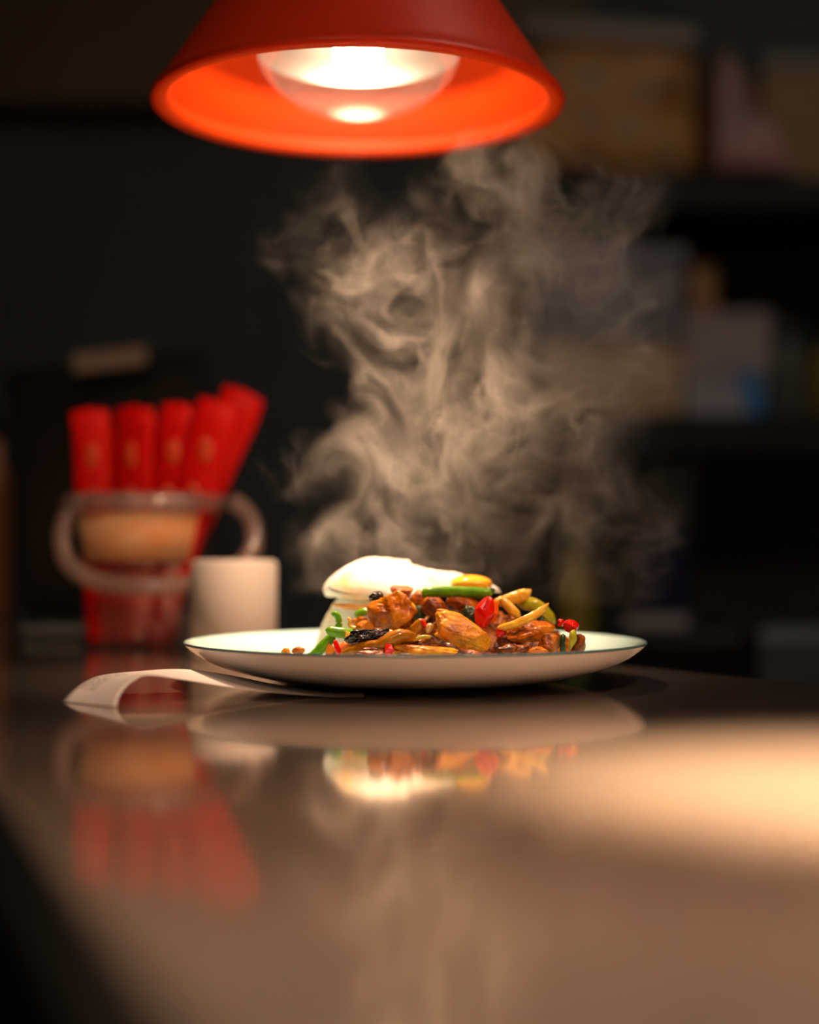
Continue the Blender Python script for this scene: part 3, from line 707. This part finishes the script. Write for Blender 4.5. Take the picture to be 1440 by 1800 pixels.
# ================================================================== utensil tub, roll, till
def tub():
    Y = 1.27; base = P(250, 1150, Y); c = Vector((P(252, 1150, Y).x, Y, TZ + 0.0004))
    root = thing('plastic_tub', 'cloudy clear plastic tub with a bail handle holding red wrapped packets', 'tub', c)
    top_z = P(0, 885, Y).z - c.z
    r0, r1 = S(88, Y), S(128, Y)
    prof = [(0, 0), (r0 - .003, 0), (r0, .003), (r0 * 1.02, .03), (r1 * .80, top_z * .55), (r1 * .98, top_z - .004), (r1, top_z), (r1 * .975, top_z), (r1 * .95, top_z - .006), (r1 * .78, top_z * .55), (r0 * .98, .03), (r0 * .95, .006), (0, .004)]
    link('tub_wall', lathe_me('tub_wall', prof, c, 72), M['clear_plastic'], root)
    tr = [c + Vector((math.cos(a) * r1 * 1.03, math.sin(a) * r1 * 1.03, top_z)) for a in np.linspace(0, 2 * math.pi, 64, endpoint=False)]
    link('tub_rim', tube_me('tub_rim', tr, [0.0075] * 64, 10, closed=True), M['rim_plastic'], root)
    hd = spline([(142, 880, Y - .02), (118, 905, Y - .03), (108, 950, Y - .045), (124, 995, Y - .055), (180, 1024, Y - .06), (260, 1030, Y - .065), (340, 1026, Y - .06), (410, 1004, Y - .055), (446, 960, Y - .045), (440, 910, Y - .03), (412, 880, Y - .02)], 8)
    link('bail_handle', tube_me('bail_handle', [P(*q) for q in hd], [0.0072] * len(hd), 10), M['rim_plastic'], root)
    lab = bmesh.new()
    n = 24; zb, zt = P(0, 985, Y - .05).z, P(0, 902, Y - .05).z; V = []
    for k in range(n + 1):
        a = math.radians(-90 - 58 + 116 * k / n)
        row = []
        for z in (zb, zt):
            t = (z - c.z) / top_z; r = (r1 * .80 + (r1 * .18) * max(0, (t - .55) / .45)) + .0012
            row.append(lab.verts.new((c.x + r * math.cos(a) - .0, c.y + r * math.sin(a), z)))
        V.append(row)
    for k in range(n): lab.faces.new((V[k][0], V[k + 1][0], V[k + 1][1], V[k][1]))
    lo_ = link('tub_label', mesh('tub_label', lab), noise_col(mat('pale_orange_label', (0.8, 0.4, 0.2), 0.6), [(0.35, (0.80, 0.36, 0.14)), (0.65, (0.86, 0.55, 0.30))], 40), root)
    lo_['label'] = 'pale orange paper label'
    lo_.modifiers.new('t', 'SOLIDIFY').thickness = 0.0004
    # the red wrapped packets, each a thing of its own
    rd = mat('red_wrapper', (0.52, 0.002, 0.0005), 0.5, Specular_IOR_Level=0.12); bump(rd, 70, 0.6, 0.003)
    rl = mat('orange_highlight', (0.50, 0.045, 0.004), 0.4)
    specs = [(157, 722, 186, -.020, 72, 'leftmost upright red wrapped packet in the tub, top nearly level'),
             (237, 718, 222, -.024, 82, 'second red wrapped packet from the left in the tub, broad with flat top'),
             (268, 735, 250, .012, 60, 'red wrapped packet half hidden behind the second and third ones in the tub'),
             (317, 712, 262, -.022, 66, 'third upright red wrapped packet in the tub, narrow with a pointed top'),
             (350, 750, 285, .002, 54, 'short red wrapped packet between the pointed one and the tall leaning one'),
             (388, 708, 262, -.026, 78, 'red wrapped packet leaning right in the tub in front of the tallest'),
             (428, 690, 248, .000, 80, 'tallest red wrapped packet, leaning right out of the tub')]
    for i, (tx, ty, bxp, yo, w, lab_) in enumerate(specs):
        yy = Y + yo
        q1 = P(tx, ty, yy); q0 = P(bxp, 1128, yy + 0.002)
        ctl = [q0.lerp(q1, t) for t in np.linspace(0, 1, 12)]
        hw = S(w, Y) / 2
        rad = [hw * k for k in np.interp(np.linspace(0, 1, 12), [0, .12, .5, .85, .95, 1], [.85, .88, .92, 1.0, 1.0, .94])]
        pk = tag(link('wrapped_packet', tube_me('wrapped_packet', ctl, [r for r in rad], 16, 0.30, 0.22, i * 3, cap=.18), rd), lab_, 'packet', 'red wrapped packets in the plastic tub')
        # orange highlights of the glossy wrapper, painted as coloured spots on its front
        ax = (q1 - q0).normalized()
        for (t, hh) in ((0.80, 0.012), (0.62, 0.009)):
            ctr = q0.lerp(q1, t) + Vector((0, -hw * .30, 0))
            mk = chunk_me('highlight_mark', ctr, (0.011, 0.002, hh * 1.7), seed=i, cuts=0, rough=0.02, sub=2)
            link('highlight_mark', mk, rl, pk)
    return root
tub()
Y = 1.15; rc = P(411, 1154, Y); rh = P(411, 985, Y).z - TZ
rc.z = TZ + 0.0004
r = S(76, Y)
roll = thing('paper_roll', 'plain white paper roll standing on end behind the left of the plate', 'paper roll', rc)
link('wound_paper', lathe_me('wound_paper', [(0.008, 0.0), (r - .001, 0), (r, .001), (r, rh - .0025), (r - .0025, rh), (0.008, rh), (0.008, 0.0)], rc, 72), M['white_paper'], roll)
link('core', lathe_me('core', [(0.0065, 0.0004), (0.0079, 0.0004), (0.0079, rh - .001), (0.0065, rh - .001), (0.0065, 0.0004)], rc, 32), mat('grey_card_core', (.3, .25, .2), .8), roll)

def till():
    Y = 1.66
    root = thing('till_screen', 'black tilted till screen standing behind the tub of red packets', 'monitor', Vector((P(205, 1000, Y).x, Y + .03, TZ)))
    R = Matrix.Rotation(math.radians(-6.5), 3, 'Y') @ Matrix.Rotation(math.radians(-14), 3, 'X')
    c = P(200, 840, Y); w, h = S(366, Y), S(440, Y)
    box('casing', c, (w, .022, h), M['black'], root, R, .006)
    box('display', c + R @ Vector((0, -.0115, -.006)), (w * .86, .003, h * .86), mat('dim_display_glass', (.014, .009, .004), .35, Specular_IOR_Level=0.1), root, R, .001)
    box('sticker', P(199, 642, Y) + R @ Vector((0, -.016, 0)), (S(128, Y), .002, S(34, Y)), mat('tan_sticker', (.34, .22, .13), .7), root, R, .0005)['label'] = 'faded tan sticker strip'
    box('stand', Vector((c.x, Y + .05, TZ + .0405)), (.05, .03, .08), M['black'], root, None, .004)
    box('stand_base', Vector((c.x, Y + .04, TZ + .0055)), (.16, .12, .010), M['black'], root, None, .003)
till()
# low grey steel holder left of the tub
def tray():
    Y = 1.42; a = P(115, 1127, Y); root = thing('metal_tray', 'low dull steel two tier tray on the counter left of the tub', 'tray', Vector((a.x, Y, TZ)))
    g = mat('dull_steel', (.30, .28, .25), .35, .8)
    w = S(110, Y)
    box('lower_tier', Vector((a.x, Y, TZ + .006)), (w, .10, .010), g, root, None, .002)
    box('upper_tier', Vector((a.x, Y, P(0, 1110, Y).z)), (w, .09, S(24, Y)), g, root, None, .002)
    for sx in (-1, 1):
        for sy in (-1, 1):
            z1 = P(0, 1110, Y).z - S(12, Y) - .0001
            box('post', Vector((a.x + sx * w * .44, Y + sy * .035, (TZ + .0112 + z1) / 2)), (.005, .005, z1 - TZ - .0114), g, root, None, .001)
tray()
# amber bottle at the far left edge
def bottle(name, label, px, py_top, py_base, Y, wpx, m, capm, z0=None, cat='bottle'):
    b = P(px, py_base, Y); 
    if z0 is not None: b.z = z0
    h = P(px, py_top, Y).z - b.z; r = S(wpx, Y) / 2
    root = thing(name, label, cat, b)
    link('bottle_body', lathe_me('bottle_body', [(0, 0), (r * .9, 0), (r, h * .02), (r, h * .62), (r * .9, h * .70), (r * .42, h * .80), (r * .36, h * .9), (0, h * .9)], b, 40), m, root)
    link('cap', lathe_me('cap', [(0, h * .9 + .0002), (r * .44, h * .9 + .0002), (r * .40, h), (0, h)], b, 32), capm, root)
    return root
bottle('sauce_bottle', 'amber sauce bottle on the counter at the left edge, left of the till screen', -12, 735, 1085, 1.78, 62, mat('amber_sauce', (.55, .20, .08), .3), M['black'], TZ + .0004)

# ================================================================== back counter and shelves
BZ = TZ - 0.10
bc = thing('back_counter', 'dark back counter along the rear wall below the shelves', 'counter', (0.9, 2.3, 0))
box('worktop', Vector((0.95, 2.285, BZ - .02)), (2.3, .80, .04), mat('dark_worktop', (.02, .02, .02), .3), bc, None, .003)
box('cabinet_body', Vector((0.95, 2.30, (BZ - .0405) / 2)), (2.24, .74, BZ - .0405), M['black'], bc, None, .003)
SY = 2.32          # front of the shelves
def shelf(name, label, py_top, py_bot, x0):
    zt, zb = P(0, py_top, SY).z, P(0, py_bot, SY).z
    xl = P(x0, 0, SY).x
    root = thing(name, label, 'shelf', Vector(((xl + 1.6) / 2, SY + .25, zb)))
    dk = mat('shelf_metal', (.016, .016, .015), .6, Specular_IOR_Level=0.2)
    box('board', Vector(((xl + 1.6) / 2, SY + .187, (zt + zb) / 2)), (1.6 - xl, .372, zt - zb), dk, root, None, .003)
    for x in (xl + .12, 0.85, 1.45):
        box('bracket', Vector((x, 2.56, zb - .052)), (.025, .26, .10), M['black'], root, None, .002)
    return zt
z1 = shelf('wall_shelf', 'black upper wall shelf behind the lamp, carrying bags of food', 312, 366, 915)
z2 = shelf('wall_shelf', 'black lower wall shelf carrying white boxes and tubs', 728, 800, 880)
# dark panel behind the shelves is the wall itself; things on the lower shelf
IY = 2.38
def on(zbase, x0, x1, ytop, dep, Y=IY):
    """box standing on zbase that spans x0..x1 in the photograph and ends at ytop"""
    a, b = P(x0, ytop, Y), P(x1, ytop, Y)
    return Vector(((a.x + b.x) / 2, Y + dep / 2, (zbase + a.z) / 2)), (b.x - a.x, dep, a.z - zbase)
def carton(name, label, cat, c, s, m, lidc=None, group=None):
    root = thing(name, label, cat, Vector((c.x, c.y, c.z - s[2] / 2)), group)
    e = .0006
    box('body', c + Vector((0, 0, -s[2] * .06)), (s[0], s[1], s[2] * .88 - e), m, root, None, .004)
    box('lid', c + Vector((0, 0, s[2] * .44)), (s[0] + .004, s[1] + .004, s[2] * .12 - e), lidc or m, root, None, .003)
    return root
tan = noise_col(mat('tan_cardboard', (.42, .28, .15), .8), [(.3, (.40, .27, .14)), (.7, (.50, .34, .18))], 12)
wht = mat('white_carton', (.36, .28, .27), .7); cool = mat('cool_white_carton', (.36, .34, .38), .7)
greyb = mat('frosted_grey_tub', (.13, .13, .15), .6); blue = mat('blue_print', (.005, .20, .50), .5)
c, s = on(z2 + .0005, 960, 1198, 604, .22); carton('cardboard_box', 'tan cardboard box on the lower shelf behind the steam', 'box', c, s, tan); t1 = c.z + s[2] / 2
c, s = on(t1 + .001, 930, 1203, 432, .20); carton('storage_tub', 'large frosted grey tub stacked on the tan cardboard box', 'tub', c, s, greyb, mat('pale_blue_grey_lid', (.22, .22, .27), .6))
c, s = on(z2 + .0005, 1206, 1346, 656, .20); bxr = carton('carton', 'white carton with a slanting blue stripe, lower of two on the lower shelf', 'box', c, s, cool); t2 = c.z + s[2] / 2
p4 = [P(1296, 654, IY - .001), P(1334, 654, IY - .001), P(1346, 728, IY - .001), P(1312, 728, IY - .001)]
for v in p4: v.y = IY - .0025
st = link('blue_stripe', pydata('blue_stripe', [v for v in p4] + [v + Vector((0, .0022, 0)) for v in p4], [(0, 1, 2, 3), (7, 6, 5, 4), (0, 4, 5, 1), (1, 5, 6, 2), (2, 6, 7, 3), (3, 7, 4, 0)], False), blue, bxr); st['label'] = 'slanting blue stripe'
c, s = on(t2 + .001, 1204, 1356, 545, .20); bu = carton('carton', 'plain pale mauve carton lying on top of the blue striped carton', 'box', c, s, wht); t3 = c.z + s[2] / 2
sealm = mat('faint_print', (.40, .35, .35), .7)
box('printed_band', Vector((c.x, c.y - s[1] / 2 - .001, c.z - s[2] * .1)), (s[0] * .7, .0015, s[2] * .08), sealm, bu, None, .0003)
def jar(name, label, cat, c, r, h, m, capm):
    root = thing(name, label, cat, c)
    link('jar_body', lathe_me('jar_body', [(0, 0), (r * .92, 0), (r, h * .06), (r, h * .72), (r * .86, h * .82), (0, h * .82)], c, 40), m, root)
    link('lid', lathe_me('lid', [(0, h * .82 + .0003), (r * .9, h * .82 + .0003), (r * .9, h), (0, h)], c, 40), capm, root)
q = P(1236, 545, IY + .05)
jar('spice_jar', 'small orange brown jar standing on the pale mauve carton', 'jar', Vector((q.x, IY + .06, t3 + .0006)), S(27, IY), P(0, 455, IY).z - t3, mat('orange_brown_spice', (.40, .20, .07), .5), mat('orange_brown_lid', (.36, .17, .06), .5))
q = P(1385, 728, IY + .06)
jar('storage_jar', 'dark grey green jar at the right edge of the lower shelf', 'jar', Vector((q.x, IY + .07, z2 + .0006)), S(41, IY), P(0, 560, IY).z - z2, mat('dark_grey_green', (.07, .075, .06), .5), mat('dark_lid', (.04, .04, .035), .5))
q = P(1475, 728, IY + .0)
jar('storage_jar', 'yellow jar just entering at the right edge of the lower shelf', 'jar', Vector((q.x, IY + .05, z2 + .0006)), S(44, IY), P(0, 585, IY).z - z2, mat('mustard_yellow', (.20, .13, .01), .5), mat('dark_lid_b', (.04, .04, .035), .5))
# ---- upper shelf
def bag(name, label, poly, Y, dep, m, seed, group=None):
    """soft bag: front outline in photograph points, given depth, puffed and creased"""
    pts = [P(a, b, Y) for a, b in poly]; zb = z1 + .0008
    for v in pts: v.z = max(v.z, zb)
    cen = sum(pts, Vector()) / len(pts); n = len(pts); bm = bmesh.new(); rows = []
    for k, (f_, sc_) in enumerate(((0, .80), (.06, .93), (.3, 1), (.7, 1), (.94, .93), (1, .80))):
        row = []
        for v in pts:
            w = cen + (v - cen) * sc_; w.z = max(w.z, zb) if v.z > zb + .001 else zb
            row.append(bm.verts.new((w.x, Y + dep * f_, w.z)))
        rows.append(row)
    for a, b in zip(rows, rows[1:]):
        for i in range(n): bm.faces.new((a[i], a[(i + 1) % n], b[(i + 1) % n], b[i]))
    bm.faces.new(rows[0]); bm.faces.new(rows[-1])
    bmesh.ops.triangulate(bm, faces=bm.faces)
    bmesh.ops.subdivide_edges(bm, edges=bm.edges, cuts=3, use_grid_fill=True)
    for v in bm.verts:
        k = nz(v.co, 22, seed) * .007; z = v.co.z
        v.co += Vector((k, -k, k * .6)); v.co.z = max(v.co.z, zb)
    return link(name, mesh(name, bm), m)
brown = noise_col(mat('brown_snacks_in_film', (.4, .2, .08), .5), [(.25, (.10, .035, .02)), (.42, (.34, .15, .05)), (.58, (.50, .24, .05)), (.75, (.22, .18, .13))], 13, 3)
film = mat('clear_bag_film', (.26, .22, .18), .5)
bg = bag('food_bag', '', [(905, 306), (900, 140), (915, 80), (1000, 62), (1120, 70), (1226, 90), (1232, 200), (1230, 306)], IY, .20, brown, 3)
tag(bg, 'big clear bag of brown food on the upper shelf right of the lamp', 'bag')
lid = box('bag_top', P(1075, 52, IY) + Vector((0, .10, 0)), (S(320, IY), .19, S(46, IY)), film, bg, Matrix.Rotation(math.radians(4), 3, 'Y'), .012, True); lid['label'] = 'pale folded top of the bag'
pk = bag('food_bag', '', [(1252, 306), (1254, 120), (1262, 74), (1292, 84), (1330, 150), (1375, 240), (1412, 306)], IY - .02, .16, noise_col(mat('pinkish_bag', (.34, .18, .16), .5), [(.3, (.16, .10, .06)), (.6, (.46, .24, .22))], 7), 5)
tag(pk, 'sloping pinkish bag on the upper shelf right of the brown bag', 'bag')
c, s = on(z1 + .0008, 1338, 1500, 92, .13, IY + .145); carton('storage_tub', 'mustard yellow tub with pale lid at the right end of the upper shelf', 'tub', c, s, mat('mustard_tub', (.24, .13, .008), .5), mat('pale_tub_lid', (.16, .13, .10), .5))
# ---- standing on the back counter
def stand(name, label, cat, x0, x1, ytop, Y, dep, m, lidm=None):
    c, s = on(BZ + .0006, x0, x1, ytop, dep, Y); return carton(name, label, cat, c, s, m, lidm), c, s
Yb = 2.02
_, c, s = stand('counter_oven', 'low black appliance on the back counter right of the plate', 'appliance', 1118, 1312, 1108, Yb, .24, M['gloss_black'])
ot = c.z + s[2] / 2
a, b = P(1100, 1096, Yb), P(1214, 1096, Yb)
box_t = box('serving_tray', Vector(((a.x + b.x) / 2 , Yb + .09, ot + .0006 + S(24, Yb) / 2)), (b.x - a.x, .16, S(24, Yb)), mat('pale_grey_tray', (.22, .20, .20), .5), None, None, .004)
tag(box_t, 'pale grey tray lying on the black appliance', 'tray')
zt = ot + .0012 + S(24, Yb)
c, s = on(zt, 1122, 1212, 930, .13, Yb + .02); carton('storage_tub', 'dark navy tub standing on the pale grey tray', 'tub', c, s, mat('navy_tub', (.006, .007, .030), .6, Specular_IOR_Level=0.1), mat('navy_lid', (.010, .010, .040), .6, Specular_IOR_Level=0.1))
_, c, s = stand('steel_container', 'dark grey steel container at the right end of the back counter', 'container', 1336, 1500, 1104, Yb, .2, mat('dark_steel', (.10, .11, .12), .35, .7))
bottle('squeeze_bottle', 'dim yellow squeeze bottle on the back counter behind the steam', 1012, 935, 1210, 1.98, 66, mat('mustard_bottle', (.20, .15, .012), .5), mat('green_cap', (.05, .12, .03), .5), BZ + .0006)
# ---- unseen light panel added to brighten the back of the kitchen
cl = thing('fill_panel', 'dim square ceiling light panel above the back of the kitchen', 'light', (0.9, 0.7, 2.56))
box('light_frame', Vector((0.9, 0.7, 2.5845)), (.64, .64, .03), M['brass'], cl, None, .003)
box('diffuser', Vector((0.9, 0.7, 2.5645)), (.58, .58, .008), M['panel'], cl, None, .001)

cl = thing('fill_panel', 'warm square ceiling light panel above the guests side of the counter', 'light', (-0.3, -0.9, 2.56))  # second panel, added out of view behind the camera as warm front fill
box('light_frame', Vector((-0.3, -0.9, 2.5845)), (.64, .64, .03), M['brass'], cl, None, .003)
box('diffuser', Vector((-0.3, -0.9, 2.5645)), (.58, .58, .008), emit('warm_fill_glow', (1.0, .72, .50), FRONT), cl, None, .001)

# ================================================================== steam
def steam():
    rho, lo, hi = steam_field(STEAM['voxel'])
    n = rho.shape; N3 = rho.size
    me = bpy.data.meshes.new('rising_steam'); me.vertices.add(N3)
    at = me.attributes.new('rho', 'FLOAT', 'POINT'); at.data.foreach_set('value', np.ascontiguousarray(rho, dtype=np.float32).ravel())
    # the sample points sit where they belong, in a lattice over the plate
    co = np.zeros((N3, 3), np.float32)
    ax = [np.linspace(lo[a], hi[a], n[a], dtype=np.float32) for a in range(3)]
    g = np.meshgrid(*ax, indexing='ij')
    for a in range(3): co[:, a] = g[a].ravel()
    me.vertices.foreach_set('co', co.ravel()); del g, co
    o = bpy.data.objects.new('rising_steam', me); COL.objects.link(o); o.location = (0, 0, TZ)
    tag(o, 'wispy column of steam rising from the hot food towards the lamp', 'steam', kind='stuff')
    m = bpy.data.materials.new('water_vapour'); m.use_nodes = True; nt = m.node_tree; nt.nodes.clear()
    pv = nt.nodes.new('ShaderNodeVolumePrincipled'); out = nt.nodes.new('ShaderNodeOutputMaterial')
    pv.inputs['Color'].default_value = (*STEAM['col'], 1); pv.inputs['Density'].default_value = STEAM['dens']; pv.inputs['Anisotropy'].default_value = STEAM['g']
    nt.links.new(pv.outputs[0], out.inputs['Volume'])
    ng = bpy.data.node_groups.new('vapour_density', 'GeometryNodeTree')
    ng.interface.new_socket('Geometry', in_out='INPUT', socket_type='NodeSocketGeometry')
    ng.interface.new_socket('Geometry', in_out='OUTPUT', socket_type='NodeSocketGeometry')
    Nn, L = ng.nodes, ng.links
    gi, go = Nn.new('NodeGroupInput'), Nn.new('NodeGroupOutput')
    vc = Nn.new('GeometryNodeVolumeCube')
    vc.inputs['Min'].default_value = [float(v) for v in lo]; vc.inputs['Max'].default_value = [float(v) for v in hi]
    for k, a in zip(('X', 'Y', 'Z'), n): vc.inputs['Resolution ' + k].default_value = int(a)
    pos = Nn.new('GeometryNodeInputPosition'); sep = Nn.new('ShaderNodeSeparateXYZ'); L.new(pos.outputs[0], sep.inputs[0])
    idx = None
    for a in range(3):
        mr = Nn.new('ShaderNodeMapRange'); mr.inputs['From Min'].default_value = float(lo[a]); mr.inputs['From Max'].default_value = float(hi[a])
        mr.inputs['To Min'].default_value = 0; mr.inputs['To Max'].default_value = n[a] - 1; L.new(sep.outputs[a], mr.inputs['Value'])
        rd = Nn.new('ShaderNodeMath'); rd.operation = 'ROUND'; L.new(mr.outputs[0], rd.inputs[0])
        if idx is None: idx = rd.outputs[0]
        else:
            ma = Nn.new('ShaderNodeMath'); ma.operation = 'MULTIPLY_ADD'; L.new(idx, ma.inputs[0]); ma.inputs[1].default_value = n[a]; L.new(rd.outputs[0], ma.inputs[2]); idx = ma.outputs[0]
    na = Nn.new('GeometryNodeInputNamedAttribute'); na.data_type = 'FLOAT'; na.inputs['Name'].default_value = 'rho'
    si = Nn.new('GeometryNodeSampleIndex'); si.data_type = 'FLOAT'; si.domain = 'POINT'
    L.new(gi.outputs[0], si.inputs['Geometry']); L.new(na.outputs['Attribute'], si.inputs['Value']); L.new(idx, si.inputs['Index'])
    L.new(si.outputs[0], vc.inputs['Density'])
    sm_ = Nn.new('GeometryNodeSetMaterial'); sm_.inputs['Material'].default_value = m
    L.new(vc.outputs[0], sm_.inputs[0]); L.new(sm_.outputs[0], go.inputs[0])
    md = o.modifiers.new('vapour', 'NODES'); md.node_group = ng
    me.materials.append(m)
    return o
if STEAM['on']: steam()

# ================================================================== camera, world, view
cam = bpy.data.cameras.new('camera'); co_ = bpy.data.objects.new('camera', cam); COL.objects.link(co_)
co_.location = (0, 0, TZ + CAMH); co_.rotation_euler = (math.pi / 2 + PITCH, 0, 0)
cam.sensor_fit = 'VERTICAL'; cam.sensor_height = 36; cam.sensor_width = 28.8; cam.lens = F / 1800 * 36
cam.clip_start = 0.02
cam.dof.use_dof = True; cam.dof.focus_distance = FOCUS; cam.dof.aperture_fstop = FSTOP; cam.dof.aperture_blades = 0
SC.camera = co_
w = bpy.data.worlds.new('world'); SC.world = w; w.use_nodes = True
w.node_tree.nodes['Background'].inputs['Color'].default_value = (0.6, 0.7, 1.0, 1); w.node_tree.nodes['Background'].inputs['Strength'].default_value = 0.02
SC.view_settings.view_transform = 'Standard'; SC.view_settings.look = 'None'; SC.view_settings.gamma = 1; SC.view_settings.exposure = EXPOSURE
SC.view_settings.use_curve_mapping = False
cy = SC.cycles
cy.use_denoising = True; cy.max_bounces = 6; cy.diffuse_bounces = 3; cy.glossy_bounces = 4; cy.transparent_max_bounces = 12; cy.volume_bounces = 0
cy.caustics_reflective = True; cy.caustics_refractive = False; cy.sample_clamp_indirect = 4; cy.volume_step_rate = STEAM['step']; cy.volume_max_steps = 400
cy.use_adaptive_sampling = True; cy.adaptive_threshold = 0.03
